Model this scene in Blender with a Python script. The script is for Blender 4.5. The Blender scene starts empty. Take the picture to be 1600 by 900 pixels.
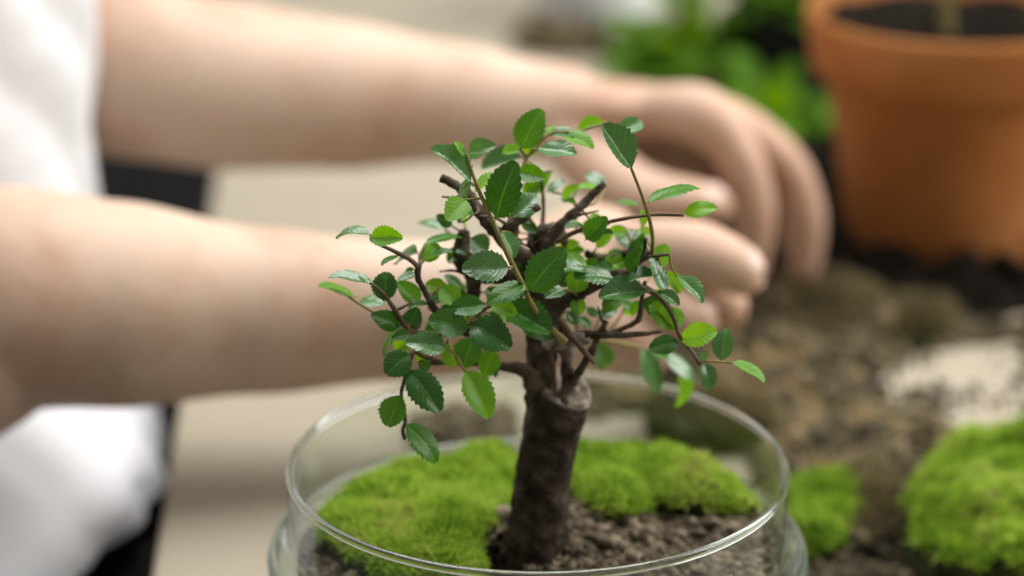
import bpy, bmesh, math, random
import numpy as np
from mathutils import Vector, Matrix, noise as mnoise

random.seed(7)
rng = np.random.default_rng(7)
rad = math.radians
scene = bpy.context.scene
COL = scene.collection

# ------------------------------------------------------------------ camera
PITCH, LENS, SENSOR = rad(19.7), 85.0, 36.0
CAM = Vector((-0.0080, -0.6877, 0.3802))
FWD = Vector((0, math.cos(PITCH), -math.sin(PITCH)))
UP = Vector((0, math.sin(PITCH), math.cos(PITCH)))
cd = bpy.data.cameras.new('camera')
cam = bpy.data.objects.new('camera', cd)
COL.objects.link(cam)
cam.location = CAM
cam.rotation_euler = (math.pi / 2 - PITCH, 0, 0)
cd.lens, cd.sensor_width = LENS, SENSOR
cd.clip_start, cd.clip_end = 0.01, 50
cd.dof.use_dof = True
cd.dof.focus_distance = 0.697
cd.dof.aperture_fstop = 4.4
scene.camera = cam

# ------------------------------------------------------------------ light
world = bpy.data.worlds.new('World')
scene.world = world
world.use_nodes = True
bg = world.node_tree.nodes['Background']
bg.inputs[0].default_value = (1.0, 0.98, 0.95, 1)
bg.inputs[1].default_value = 0.29


def area(name, loc, target, sx, sy, power, color):
    d = bpy.data.lights.new(name, 'AREA')
    d.shape = 'RECTANGLE'
    d.size, d.size_y, d.energy, d.color = sx, sy, power, color
    o = bpy.data.objects.new(name, d)
    COL.objects.link(o)
    o.location = loc
    o.rotation_euler = (Vector(target) - Vector(loc)).to_track_quat('-Z', 'Y').to_euler()
    return o


area('window_light', (1.40, 0.40, 1.10), (0.0, 0.1, 0.0), 1.7, 1.2, 46, (1.0, 0.985, 0.955))
area('overhead_light', (-0.10, 0.45, 1.5), (0.0, 0.20, 0.0), 1.2, 1.2, 34, (0.985, 0.99, 1.0))

vs = scene.view_settings
vs.view_transform, vs.look, vs.exposure, vs.gamma = 'Standard', 'None', 0.06, 1.0
vs.use_curve_mapping = False
scene.cycles.use_denoising = True
scene.cycles.max_bounces = 14
scene.cycles.transparent_max_bounces = 24
scene.cycles.transmission_bounces = 10
scene.cycles.sample_clamp_indirect = 4.0


# ------------------------------------------------------------------ measuring helpers (photo 1600 x 900)
def ray(px, py):
    k = SENSOR / LENS / 1600.0
    return FWD + Vector((1, 0, 0)) * ((px - 800) * k) + UP * ((450 - py) * k)


def PY(px, py, y):            # point of the sight line at depth plane y
    d = ray(px, py)
    return CAM + d * ((y - CAM.y) / d.y)


def PZ(px, py, z=0.0):        # point of the sight line at height z
    d = ray(px, py)
    return CAM + d * ((z - CAM.z) / d.z)


# ------------------------------------------------------------------ materials
MATS = {}


def new_mat(name):
    m = bpy.data.materials.new(name)
    m.use_nodes = True
    nt = m.node_tree
    b = nt.nodes['Principled BSDF']
    MATS[name] = m
    return m, nt, b


def N(nt, t, **kw):
    n = nt.nodes.new(t)
    for k, v in kw.items():
        setattr(n, k, v)
    return n


def ramp(nt, stops):
    r = N(nt, 'ShaderNodeValToRGB')
    e = r.color_ramp.elements
    while len(e) < len(stops):
        e.new(0.5)
    for el, (p, c) in zip(e, stops):
        el.position = p
        el.color = (*c, 1)
    return r


def noisy(name, stops, scale, rough=0.7, bump=0.2, bscale=None, bdist=0.001, detail=6, coord='Object', spec=0.3):
    m, nt, b = new_mat(name)
    tc = N(nt, 'ShaderNodeTexCoord')
    nz = N(nt, 'ShaderNodeTexNoise')
    nz.inputs['Scale'].default_value = scale
    nz.inputs['Detail'].default_value = detail
    nt.links.new(tc.outputs[coord], nz.inputs['Vector'])
    r = ramp(nt, stops)
    nt.links.new(nz.outputs['Fac'], r.inputs[0])
    nt.links.new(r.outputs[0], b.inputs['Base Color'])
    b.inputs['Roughness'].default_value = rough
    b.inputs['Specular IOR Level'].default_value = spec
    if bump:
        n2 = N(nt, 'ShaderNodeTexNoise')
        n2.inputs['Scale'].default_value = bscale or scale * 4
        n2.inputs['Detail'].default_value = 8
        nt.links.new(tc.outputs[coord], n2.inputs['Vector'])
        bp = N(nt, 'ShaderNodeBump')
        bp.inputs['Strength'].default_value = bump
        bp.inputs['Distance'].default_value = bdist
        nt.links.new(n2.outputs['Fac'], bp.inputs['Height'])
        nt.links.new(bp.outputs[0], b.inputs['Normal'])
    return m


noisy('table_board', [(0.3, (0.285, 0.246, 0.182)), (0.7, (0.33, 0.287, 0.215))], 9, 0.75, 0.12, 260, 0.0004, spec=0.25)
noisy('dark_floor', [(0.35, (0.008, 0.0085, 0.008)), (0.7, (0.016, 0.017, 0.016))], 3, 0.8, 0.1)
noisy('terracotta', [(0.3, (0.25, 0.088, 0.020)), (0.5, (0.32, 0.118, 0.030)), (0.66, (0.37, 0.15, 0.046)), (0.80, (0.46, 0.26, 0.13))], 17, 0.85, 0.25, 300, 0.0006, spec=0.2)
noisy('soil', [(0.28, (0.020, 0.014, 0.008)), (0.46, (0.080, 0.060, 0.037)), (0.62, (0.19, 0.150, 0.100)), (0.78, (0.34, 0.28, 0.195))], 230, 0.92, 0.6, 900, 0.0006, spec=0.15)
noisy('humus_and_shade', [(0.35, (0.006, 0.005, 0.004)), (0.6, (0.014, 0.011, 0.008)), (0.8, (0.04, 0.030, 0.020))], 160, 0.95, 0.6, 900, 0.0006, spec=0.02)  # black soil colour, also used to paint shade by the trunk and hands
noisy('dry_debris', [(0.30, (0.012, 0.010, 0.006)), (0.45, (0.055, 0.043, 0.024)), (0.57, (0.13, 0.102, 0.056)), (0.68, (0.22, 0.145, 0.062)), (0.80, (0.34, 0.29, 0.20))], 60, 0.9, 0.5, 700, 0.0006, spec=0.15)
noisy('bark', [(0.3, (0.028, 0.020, 0.013)), (0.5, (0.075, 0.055, 0.038)), (0.68, (0.14, 0.108, 0.078)), (0.88, (0.24, 0.20, 0.155))], 210, 0.9, 0.8, 620, 0.0012, spec=0.2)
noisy('trunk_bark', [(0.3, (0.016, 0.011, 0.007)), (0.5, (0.038, 0.027, 0.018)), (0.66, (0.075, 0.057, 0.040)), (0.85, (0.15, 0.12, 0.09))], 170, 0.9, 0.65, 480, 0.0014, spec=0.15)
noisy('cut_wood', [(0.3, (0.07, 0.055, 0.042)), (0.5, (0.20, 0.165, 0.125)), (0.75, (0.36, 0.31, 0.25))], 260, 0.9, 0.7, 600, 0.0012, spec=0.15)
noisy('green_twig', [(0.3, (0.15, 0.115, 0.030)), (0.7, (0.26, 0.21, 0.065))], 120, 0.55, 0.3, 500, 0.0004)
noisy('brown_twig', [(0.3, (0.060, 0.036, 0.020)), (0.7, (0.15, 0.10, 0.055))], 160, 0.7, 0.5, 600, 0.0005)
noisy('white_cotton', [(0.3, (0.70, 0.70, 0.72)), (0.7, (0.76, 0.76, 0.78))], 12, 0.9, 0.2, 900, 0.0004, spec=0.1)
noisy('dark_trousers', [(0.3, (0.010, 0.009, 0.008)), (0.7, (0.022, 0.018, 0.014))], 20, 0.9, 0.2, 900, 0.0004, spec=0.1)
noisy('white_ceramic', [(0.3, (0.74, 0.76, 0.78)), (0.7, (0.80, 0.82, 0.84))], 12, 0.3, 0.0)
noisy('black_plastic', [(0.3, (0.008, 0.009, 0.009)), (0.7, (0.014, 0.015, 0.015))], 12, 0.5, 0.0)
noisy('blue_green_leaf', [(0.3, (0.045, 0.12, 0.085)), (0.7, (0.08, 0.17, 0.12))], 60, 0.5, 0.2)
noisy('nail', [(0.3, (0.66, 0.46, 0.38)), (0.7, (0.70, 0.50, 0.42))], 60, 0.35, 0.0)


def skin_mat():
    m, nt, b = new_mat('skin')
    tc = N(nt, 'ShaderNodeTexCoord')
    nz = N(nt, 'ShaderNodeTexNoise')
    nz.inputs['Scale'].default_value = 22
    nz.inputs['Detail'].default_value = 5
    nt.links.new(tc.outputs['Object'], nz.inputs['Vector'])
    r = ramp(nt, [(0.32, (0.43, 0.27, 0.185)), (0.5, (0.50, 0.36, 0.265)), (0.68, (0.53, 0.405, 0.31))])
    nt.links.new(nz.outputs['Fac'], r.inputs[0])
    # a few freckles
    vo = N(nt, 'ShaderNodeTexVoronoi')
    vo.inputs['Scale'].default_value = 38
    nt.links.new(tc.outputs['Object'], vo.inputs['Vector'])
    fr = ramp(nt, [(0.0, (1, 1, 1)), (0.06, (0, 0, 0))])
    nt.links.new(vo.outputs['Distance'], fr.inputs[0])
    mx = N(nt, 'ShaderNodeMix', data_type='RGBA')
    nt.links.new(fr.outputs[0], mx.inputs[0])
    nt.links.new(r.outputs[0], mx.inputs[6])
    mx.inputs[7].default_value = (0.42, 0.25, 0.16, 1)
    sx = N(nt, 'ShaderNodeSeparateXYZ')
    nt.links.new(tc.outputs['Object'], sx.inputs[0])
    mr = N(nt, 'ShaderNodeMapRange', interpolation_type='SMOOTHSTEP')
    mr.inputs['From Min'].default_value, mr.inputs['From Max'].default_value = -0.02, 0.10
    mr.inputs['To Max'].default_value = 0.75
    nt.links.new(sx.outputs[0], mr.inputs['Value'])
    hx_ = N(nt, 'ShaderNodeMix', data_type='RGBA', blend_type='MULTIPLY')
    nt.links.new(mr.outputs[0], hx_.inputs[0])
    nt.links.new(mx.outputs[2], hx_.inputs[6])
    hx_.inputs[7].default_value = (1.0, 0.83, 0.77, 1)
    nt.links.new(hx_.outputs[2], b.inputs['Base Color'])
    b.inputs['Roughness'].default_value = 0.52
    b.inputs['Specular IOR Level'].default_value = 0.35
    b.inputs['Subsurface Weight'].default_value = 0.5
    b.inputs['Subsurface Radius'].default_value = (1.0, 0.38, 0.2)
    b.inputs['Subsurface Scale'].default_value = 0.006
    n2 = N(nt, 'ShaderNodeTexNoise')
    n2.inputs['Scale'].default_value = 260
    n2.inputs['Detail'].default_value = 6
    nt.links.new(tc.outputs['Object'], n2.inputs['Vector'])
    bp = N(nt, 'ShaderNodeBump')
    bp.inputs['Strength'].default_value = 0.25
    bp.inputs['Distance'].default_value = 0.0008
    nt.links.new(n2.outputs['Fac'], bp.inputs['Height'])
    nt.links.new(bp.outputs[0], b.inputs['Normal'])


skin_mat()


def leaf_mat(name, lo, hi, vein, trans, rough, spec=0.5, coat=0.0):
    m, nt, b = new_mat(name)
    L = nt.links
    uv = N(nt, 'ShaderNodeUVMap')
    sp = N(nt, 'ShaderNodeSeparateXYZ')
    L.new(uv.outputs[0], sp.inputs[0])

    def M(op, a, bb=None):
        n = N(nt, 'ShaderNodeMath', operation=op)
        for i, v in enumerate((a, bb)):
            if v is None:
                continue
            if isinstance(v, (int, float)):
                n.inputs[i].default_value = v
            else:
                L.new(v, n.inputs[i])
        return n.outputs[0]
    av = M('ABSOLUTE', M('SUBTRACT', sp.outputs[1], 0.5))      # 0 .. 0.5 across
    tc = N(nt, 'ShaderNodeTexCoord')
    wob = N(nt, 'ShaderNodeTexNoise')
    wob.inputs['Scale'].default_value = 3.5
    L.new(tc.outputs['Object'], wob.inputs['Vector'])
    uw = M('ADD', sp.outputs[0], M('MULTIPLY', M('SUBTRACT', wob.outputs['Fac'], 0.5), 0.16))
    side = M('FRACT', M('MULTIPLY', M('SUBTRACT', uw, M('MULTIPLY', av, 0.6)), 7.0))
    sd = M('ABSOLUTE', M('SUBTRACT', side, 0.5))                # 0 on a side vein
    s_line = M('MULTIPLY', M('SUBTRACT', 1.0, M('MINIMUM', M('MULTIPLY', sd, 12.0), 1.0)), 0.28)
    m_line = M('SUBTRACT', 1.0, M('MINIMUM', M('MULTIPLY', av, 26.0), 1.0))
    line = M('MAXIMUM', s_line, m_line)
    oi = N(nt, 'ShaderNodeObjectInfo')
    nz = N(nt, 'ShaderNodeTexNoise')
    nz.inputs['Scale'].default_value = 6
    nz.inputs['Detail'].default_value = 5
    L.new(tc.outputs['Object'], nz.inputs['Vector'])
    fac = M('ADD', M('MULTIPLY', nz.outputs['Fac'], 0.6), M('MULTIPLY', oi.outputs['Random'], 0.5))
    r = ramp(nt, [(0.2, lo), (0.8, hi)])
    L.new(fac, r.inputs[0])
    mx = N(nt, 'ShaderNodeMix', data_type='RGBA')
    L.new(line, mx.inputs[0])
    L.new(r.outputs[0], mx.inputs[6])
    mx.inputs[7].default_value = (*vein, 1)
    L.new(mx.outputs[2], b.inputs['Base Color'])
    b.inputs['Roughness'].default_value = rough
    b.inputs['Specular IOR Level'].default_value = spec
    h = M('ADD', M('MULTIPLY', M('MINIMUM', M('MULTIPLY', sd, 3.0), 1.0), 0.8), M('MULTIPLY', nz.outputs['Fac'], 0.5))
    bp = N(nt, 'ShaderNodeBump')
    bp.inputs['Strength'].default_value = 0.14
    bp.inputs['Distance'].default_value = 0.0005
    L.new(h, bp.inputs['Height'])
    L.new(bp.outputs[0], b.inputs['Normal'])
    tr = N(nt, 'ShaderNodeBsdfTranslucent')
    hs = N(nt, 'ShaderNodeHueSaturation')
    hs.inputs['Hue'].default_value = 0.475
    hs.inputs['Saturation'].default_value = 1.15
    hs.inputs['Value'].default_value = 1.9
    L.new(mx.outputs[2], hs.inputs['Color'])
    L.new(hs.outputs[0], tr.inputs['Color'])
    ms = N(nt, 'ShaderNodeMixShader')
    ms.inputs[0].default_value = trans
    L.new(b.outputs[0], ms.inputs[1])
    L.new(tr.outputs[0], ms.inputs[2])
    L.new(ms.outputs[0], nt.nodes['Material Output'].inputs['Surface'])
    return m


leaf_mat('leaf_dark', (0.015, 0.070, 0.007), (0.033, 0.130, 0.011), (0.085, 0.21, 0.035), 0.24, 0.34)
leaf_mat('leaf_mid', (0.036, 0.145, 0.008), (0.075, 0.23, 0.014), (0.16, 0.33, 0.05), 0.38, 0.34)
leaf_mat('leaf_bright', (0.085, 0.26, 0.012), (0.16, 0.38, 0.022), (0.23, 0.44, 0.07), 0.42, 0.42)
leaf_mat('leaf_pale', (0.034, 0.110, 0.020), (0.065, 0.18, 0.038), (0.13, 0.26, 0.08), 0.20, 0.26, 0.9)
leaf_mat('garden_leaf', (0.045, 0.125, 0.006), (0.10, 0.23, 0.010), (0.10, 0.22, 0.02), 0.35, 0.65, 0.2)


def moss_mat(name, stops, trans=0.3):
    m, nt, b = new_mat(name)
    L = nt.links
    at = N(nt, 'ShaderNodeAttribute', attribute_name='tone')
    r = ramp(nt, stops)
    L.new(at.outputs['Fac'], r.inputs[0])
    L.new(r.outputs[0], b.inputs['Base Color'])
    b.inputs['Roughness'].default_value = 0.6
    b.inputs['Specular IOR Level'].default_value = 0.25
    tr = N(nt, 'ShaderNodeBsdfTranslucent')
    L.new(r.outputs[0], tr.inputs['Color'])
    ms = N(nt, 'ShaderNodeMixShader')
    ms.inputs[0].default_value = trans
    L.new(b.outputs[0], ms.inputs[1])
    L.new(tr.outputs[0], ms.inputs[2])
    L.new(ms.outputs[0], nt.nodes['Material Output'].inputs['Surface'])


moss_mat('moss_green', [(0.0, (0.09, 0.18, 0.014)), (0.30, (0.26, 0.42, 0.030)), (0.65, (0.43, 0.58, 0.065)), (0.92, (0.56, 0.64, 0.14)), (1.0, (0.40, 0.32, 0.14))], 0.5)
moss_mat('moss_dry', [(0.0, (0.06, 0.045, 0.02)), (0.4, (0.16, 0.13, 0.055)), (0.7, (0.28, 0.22, 0.11)), (1.0, (0.40, 0.32, 0.19))], 0.2)
noisy('moss_mat_base', [(0.3, (0.012, 0.014, 0.005)), (0.7, (0.03, 0.034, 0.010))], 120, 0.95, 0.6, 700, 0.0006, spec=0.1)


def glass_mats():
    m = bpy.data.materials.new('clear_glass')
    m.use_nodes = True
    nt = m.node_tree
    nt.nodes.remove(nt.nodes['Principled BSDF'])
    g = N(nt, 'ShaderNodeBsdfGlass')
    g.inputs['Color'].default_value = (0.965, 0.99, 0.975, 1)
    g.inputs['Roughness'].default_value = 0.01
    g.inputs['IOR'].default_value = 1.5
    nt.links.new(g.outputs[0], nt.nodes['Material Output'].inputs['Surface'])
    MATS['clear_glass'] = m
    # thin wall: mostly clear, Fresnel reflection, a film of dust
    m = bpy.data.materials.new('thin_glass')
    m.use_nodes = True
    nt = m.node_tree
    nt.nodes.remove(nt.nodes['Principled BSDF'])
    t = N(nt, 'ShaderNodeBsdfTransparent')
    t.inputs['Color'].default_value = (0.955, 0.985, 0.968, 1)
    gl = N(nt, 'ShaderNodeBsdfGlossy')
    gl.inputs['Roughness'].default_value = 0.03
    lw = N(nt, 'ShaderNodeLayerWeight')
    lw.inputs['Blend'].default_value = 0.5
    pw = N(nt, 'ShaderNodeMath', operation='POWER')
    pw.inputs[1].default_value = 5.0
    nt.links.new(lw.outputs['Facing'], pw.inputs[0])
    fr = N(nt, 'ShaderNodeMath', operation='MULTIPLY_ADD')
    fr.inputs[1].default_value, fr.inputs[2].default_value = 0.8, 0.035
    nt.links.new(pw.outputs[0], fr.inputs[0])
    ms = N(nt, 'ShaderNodeMixShader')
    nt.links.new(fr.outputs[0], ms.inputs[0])
    nt.links.new(t.outputs[0], ms.inputs[1])
    nt.links.new(gl.outputs[0], ms.inputs[2])
    df = N(nt, 'ShaderNodeBsdfDiffuse')
    df.inputs['Color'].default_value = (0.55, 0.52, 0.46, 1)
    tc = N(nt, 'ShaderNodeTexCoord')
    nz = N(nt, 'ShaderNodeTexNoise')
    nz.inputs['Scale'].default_value = 60
    nz.inputs['Detail'].default_value = 8
    nt.links.new(tc.outputs['Object'], nz.inputs['Vector'])
    rp = ramp(nt, [(0.42, (0.0, 0.0, 0.0)), (0.62, (0.05, 0.05, 0.05)), (0.78, (0.26, 0.26, 0.26))])
    nt.links.new(nz.outputs['Fac'], rp.inputs[0])
    m2 = N(nt, 'ShaderNodeMixShader')
    nt.links.new(rp.outputs[0], m2.inputs[0])
    nt.links.new(ms.outputs[0], m2.inputs[1])
    nt.links.new(df.outputs[0], m2.inputs[2])
    nt.links.new(m2.outputs[0], nt.nodes['Material Output'].inputs['Surface'])
    MATS['thin_glass'] = m


glass_mats()


# ------------------------------------------------------------------ mesh helpers
def mesh_obj(name, me, mat=None, parent=None, smooth=True):
    if mat:
        me.materials.append(MATS[mat])
    if smooth:
        me.polygons.foreach_set('use_smooth', [True] * len(me.polygons))
    o = bpy.data.objects.new(name, me)
    COL.objects.link(o)
    if parent:
        o.parent = parent
    return o


def pyobj(name, V, F, mat=None, parent=None, smooth=True):
    me = bpy.data.meshes.new(name)
    me.from_pydata([tuple(v) for v in V], [], [tuple(f) for f in F])
    me.update()
    return mesh_obj(name, me, mat, parent, smooth)


def np_mesh(name, V, T, mat=None, parent=None, smooth=False):
    """fast triangle mesh from numpy arrays"""
    me = bpy.data.meshes.new(name)
    V = np.asarray(V, np.float32)
    T = np.asarray(T, np.int32)
    me.vertices.add(len(V))
    me.vertices.foreach_set('co', V.ravel())
    me.loops.add(T.size)
    me.loops.foreach_set('vertex_index', T.ravel())
    me.polygons.add(len(T))
    me.polygons.foreach_set('loop_start', np.arange(0, T.size, 3, dtype=np.int32))
    me.update(calc_edges=True)
    me.validate()
    return mesh_obj(name, me, mat, parent, smooth)


def empty(name, loc=(0, 0, 0)):
    o = bpy.data.objects.new(name, None)
    o.empty_display_size = 0.02
    COL.objects.link(o)
    o.location = loc
    bpy.context.view_layer.update()
    return o


def tag(o, label=None, cat=None, kind=None, group=None):
    for k, v in (('label', label), ('category', cat), ('kind', kind), ('group', group)):
        if v:
            o[k] = v
    return o


def adopt(o, parent):
    """parent without moving (parents are unrotated empties)"""
    o.parent = parent
    o.matrix_parent_inverse = Matrix.Translation(-Vector(parent.location))
    return o


def catmull(pts, n):
    pts = [Vector(p) for p in pts]
    if len(pts) < 2:
        return pts
    P = [pts[0] * 2 - pts[1]] + pts + [pts[-1] * 2 - pts[-2]]
    out = []
    for i in range(1, len(P) - 2):
        for k in range(n):
            t = k / n
            a, b, c, d = P[i - 1], P[i], P[i + 1], P[i + 2]
            out.append(0.5 * ((2 * b) + (c - a) * t + (2 * a - 5 * b + 4 * c - d) * t * t + (3 * b - a - 3 * c + d) * t ** 3))
    out.append(pts[-1])
    return out


def lin(vals, n):
    out = []
    for i in range(len(vals) - 1):
        for k in range(n):
            t = k / n
            t = t * t * (3 - 2 * t)
            out.append(vals[i] * (1 - t) + vals[i + 1] * t)
    out.append(vals[-1])
    return out


def tube_geo(pts, radii, seg=10, sub=6, rough=0.0, fscale=400, cap_dome=0.35, V=None, F=None, flat=None, flatdir=None):
    """tube along a smoothed line; flat = list of depth/width ratios with flatdir the wide direction"""
    V = [] if V is None else V
    F = [] if F is None else F
    P = catmull(pts, sub)
    R = lin(radii, sub)
    FL = lin(flat, sub) if flat else [1.0] * len(P)
    off = len(V)
    nrm = None
    for i, p in enumerate(P):
        t = (P[min(i + 1, len(P) - 1)] - P[max(i - 1, 0)]).normalized()
        if flatdir is not None:
            a = Vector(flatdir)
        elif nrm is None:
            a = Vector((0, 0, 1)) if abs(t.z) < 0.8 else Vector((0, 1, 0))
        else:
            a = nrm
        nrm = (a - t * a.dot(t)).normalized()
        bn = t.cross(nrm)
        for k in range(seg):
            th = 2 * math.pi * k / seg
            r = R[i]
            q = p + nrm * (math.cos(th) * r * FL[i]) + bn * (math.sin(th) * r)
            if rough:
                d = mnoise.fractal(q * fscale, 1.0, 2.0, 3) * rough * r
                q = q + (q - p).normalized() * d
            V.append(q)
    n = len(P)
    for i in range(n - 1):
        for k in range(seg):
            a = off + i * seg + k
            b = off + i * seg + (k + 1) % seg
            F.append((a, b, b + seg, a + seg))
    t0 = (P[0] - P[1]).normalized()
    t1 = (P[-1] - P[-2]).normalized()
    V.append(P[0] + t0 * R[0] * cap_dome)
    c0 = len(V) - 1
    V.append(P[-1] + t1 * R[-1] * cap_dome)
    c1 = len(V) - 1
    for k in range(seg):
        F.append((off + (k + 1) % seg, off + k, c0))
        F.append((off + (n - 1) * seg + k, off + (n - 1) * seg + (k + 1) % seg, c1))
    return V, F


def lathe(name, prof, mat, parent=None, seg=96, loc=(0, 0, 0), closed=False):
    V, F = [], []
    n = len(prof)
    for (r, z) in prof:
        for k in range(seg):
            a = 2 * math.pi * k / seg
            V.append((loc[0] + r * math.cos(a), loc[1] + r * math.sin(a), loc[2] + z))
    m = n if closed else n - 1
    for i in range(m):
        for k in range(seg):
            a = i * seg + k
            b = i * seg + (k + 1) % seg
            j = (i + 1) % n
            F.append((a, b, j * seg + (k + 1) % seg, j * seg + k))
    return pyobj(name, V, F, mat, parent)


def in_poly(poly, X, Y):
    poly = np.asarray(poly)
    inside = np.zeros(X.shape, bool)
    j = len(poly) - 1
    for i in range(len(poly)):
        xi, yi = poly[i]
        xj, yj = poly[j]
        c = ((yi > Y) != (yj > Y)) & (X < (xj - xi) * (Y - yi) / (yj - yi + 1e-12) + xi)
        inside ^= c
        j = i
    return inside


def edge_dist(poly, X, Y):
    poly = np.asarray(poly)
    d = np.full(X.shape, 9.0)
    j = len(poly) - 1
    for i in range(len(poly)):
        a, b = poly[j], poly[i]
        ab = b - a
        t = np.clip(((X - a[0]) * ab[0] + (Y - a[1]) * ab[1]) / (ab @ ab + 1e-12), 0, 1)
        d = np.minimum(d, np.hypot(X - a[0] - t * ab[0], Y - a[1] - t * ab[1]))
        j = i
    return d


def smooth_poly(poly, n=6):
    pts = [Vector((p[0], p[1], 0)) for p in poly]
    out = []
    m = len(pts)
    for i in range(m):
        a, b, c, d = pts[i - 1], pts[i], pts[(i + 1) % m], pts[(i + 2) % m]
        for k in range(n):
            t = k / n
            q = 0.5 * ((2 * b) + (c - a) * t + (2 * a - 5 * b + 4 * c - d) * t * t + (3 * b - a - 3 * c + d) * t ** 3)
            out.append((q.x, q.y))
    return np.array(out)


def vnoise(X, Y, s, seed):
    """cheap smooth value noise on arrays"""
    r = np.random.default_rng(seed)
    G = r.random((64, 64))
    x, y = X * s + 31.7, Y * s + 17.3
    xi, yi = np.floor(x).astype(int), np.floor(y).astype(int)
    fx, fy = x - xi, y - yi
    fx, fy = fx * fx * (3 - 2 * fx), fy * fy * (3 - 2 * fy)
    g = lambda a, b: G[a % 64, b % 64]
    return (g(xi, yi) * (1 - fx) + g(xi + 1, yi) * fx) * (1 - fy) + (g(xi, yi + 1) * (1 - fx) + g(xi + 1, yi + 1) * fx) * fy


def moss(name, poly, z0, h, edge, density, blade, mat, seed, label, cat='moss', lump=0.35, width=0.17, tilt=0.62, bare=0.16):
    """a cushion: mound with thousands of little shoots"""
    r = np.random.default_rng(seed)
    poly = smooth_poly(poly)
    lo, hi = poly.min(0), poly.max(0)

    def height(X, Y):
        d = edge_dist(poly, X, Y)
        t = np.clip(d / edge, 0, 1)
        e = np.sqrt(np.maximum(1 - (1 - t) ** 2, 0))
        n = vnoise(X, Y, 90, seed) * 0.55 + vnoise(X, Y, 210, seed + 1) * 0.3 + vnoise(X, Y, 450, seed + 2) * 0.15
        return z0 + h * e * (1 - lump + lump * 2 * n)
    st = max(0.0011, (hi - lo).max() / 90)
    gx = np.arange(lo[0] - st, hi[0] + st * 2, st)
    gy = np.arange(lo[1] - st, hi[1] + st * 2, st)
    X, Y = np.meshgrid(gx, gy, indexing='ij')
    ins = in_poly(poly, X, Y)
    Z = np.where(ins, height(X, Y), z0 - 0.001)
    V = np.stack([X, Y, Z], -1).reshape(-1, 3)
    nx, ny = X.shape
    I = np.arange(nx * ny).reshape(nx, ny)
    keep = ins[:-1, :-1] | ins[1:, :-1] | ins[:-1, 1:] | ins[1:, 1:]
    a, b, c, d = (I[:-1, :-1][keep], I[1:, :-1][keep], I[1:, 1:][keep], I[:-1, 1:][keep])
    T = np.concatenate([np.stack([a, b, c], -1), np.stack([a, c, d], -1)])
    used = np.unique(T)
    remap = np.zeros(len(V), int)
    remap[used] = np.arange(len(used))
    root = empty(name, (float(poly[:, 0].mean()), float(poly[:, 1].mean()), z0))
    base = np_mesh('moss_bed', V[used], remap[T], 'moss_mat_base', None, True)
    adopt(base, root)
    # shoots
    area_ = (hi - lo).prod()
    n = int(area_ * density)
    px, py = r.uniform(lo[0], hi[0], n), r.uniform(lo[1], hi[1], n)
    k = in_poly(poly, px, py)
    px, py = px[k], py[k]
    k = edge_dist(poly, px, py) > edge * bare * (0.4 + 1.2 * vnoise(px, py, 160, seed + 9))
    px, py = px[k], py[k]
    n = len(px)
    e = 0.0006
    zc = height(px, py)
    gxn = np.clip((height(px + e, py) - height(px - e, py)) / (2 * e), -2.2, 2.2)
    gyn = np.clip((height(px, py + e) - height(px, py - e)) / (2 * e), -2.2, 2.2)
    nrm = np.stack([-gxn, -gyn, np.ones(n)], -1)
    nrm /= np.linalg.norm(nrm, axis=1, keepdims=True)
    nb = 7
    B = np.repeat(np.stack([px, py, zc - 0.0002], -1), nb, 0)
    Nn = np.repeat(nrm, nb, 0)
    m = n * nb
    dirs = Nn + r.normal(0, tilt, (m, 3))
    dirs /= np.linalg.norm(dirs, axis=1, keepdims=True)
    ln = blade * r.uniform(0.55, 1.15, (m, 1)) * np.repeat(r.uniform(0.7, 1.2, (n, 1)), nb, 0)
    side = np.cross(dirs, r.normal(0, 1, (m, 3)))
    side /= np.linalg.norm(side, axis=1, keepdims=True) + 1e-9
    w = ln * width
    droop = r.normal(0, 0.25, (m, 3)) * ln
    p0, p1 = B - side * w * 0.35, B + side * w * 0.35
    mid = B + dirs * ln * 0.55
    p2, p3 = mid + side * w * 0.5, mid - side * w * 0.5
    tip = B + dirs * ln + droop
    VV = np.stack([p0, p1, p2, p3, tip], 1).reshape(-1, 3)
    o = (np.arange(m) * 5)[:, None]
    TT = np.concatenate([o + [0, 1, 2], o + [0, 2, 3], o + [3, 2, 4]])
    sh = np_mesh('shoots', VV, TT, mat, None, False)
    tone = np.clip(np.repeat(0.35 * vnoise(px, py, 170, seed + 5) + 0.6 * vnoise(px, py, 60, seed + 6) - 0.15 + r.uniform(-0.12, 0.45, n), nb) + r.normal(0, 0.08, m), 0, 1)
    at = sh.data.attributes.new('tone', 'FLOAT', 'POINT')
    at.data.foreach_set('value', np.repeat(tone, 5).astype(np.float32))
    sh['kind'] = 'stuff'
    adopt(sh, root)
    tag(root, label, cat)
    return root


def ico_variants(k, sub, seed):
    out = []
    for i in range(k):
        bm = bmesh.new()
        bmesh.ops.create_icosphere(bm, subdivisions=sub, radius=1)
        for v in bm.verts:
            f = 1 + 0.6 * mnoise.noise(v.co * 1.5 + Vector((seed + i * 7.1, 0, 3))) + 0.45 * mnoise.noise(v.co * 2.9 + Vector((0, seed + i * 3.3, 1)))
            v.co *= f
        bm.verts.ensure_lookup_table()
        V = np.array([v.co[:] for v in bm.verts])
        T = np.array([[v.index for v in f.verts] for f in bm.faces])
        out.append((V, T))
        bm.free()
    return out


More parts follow.
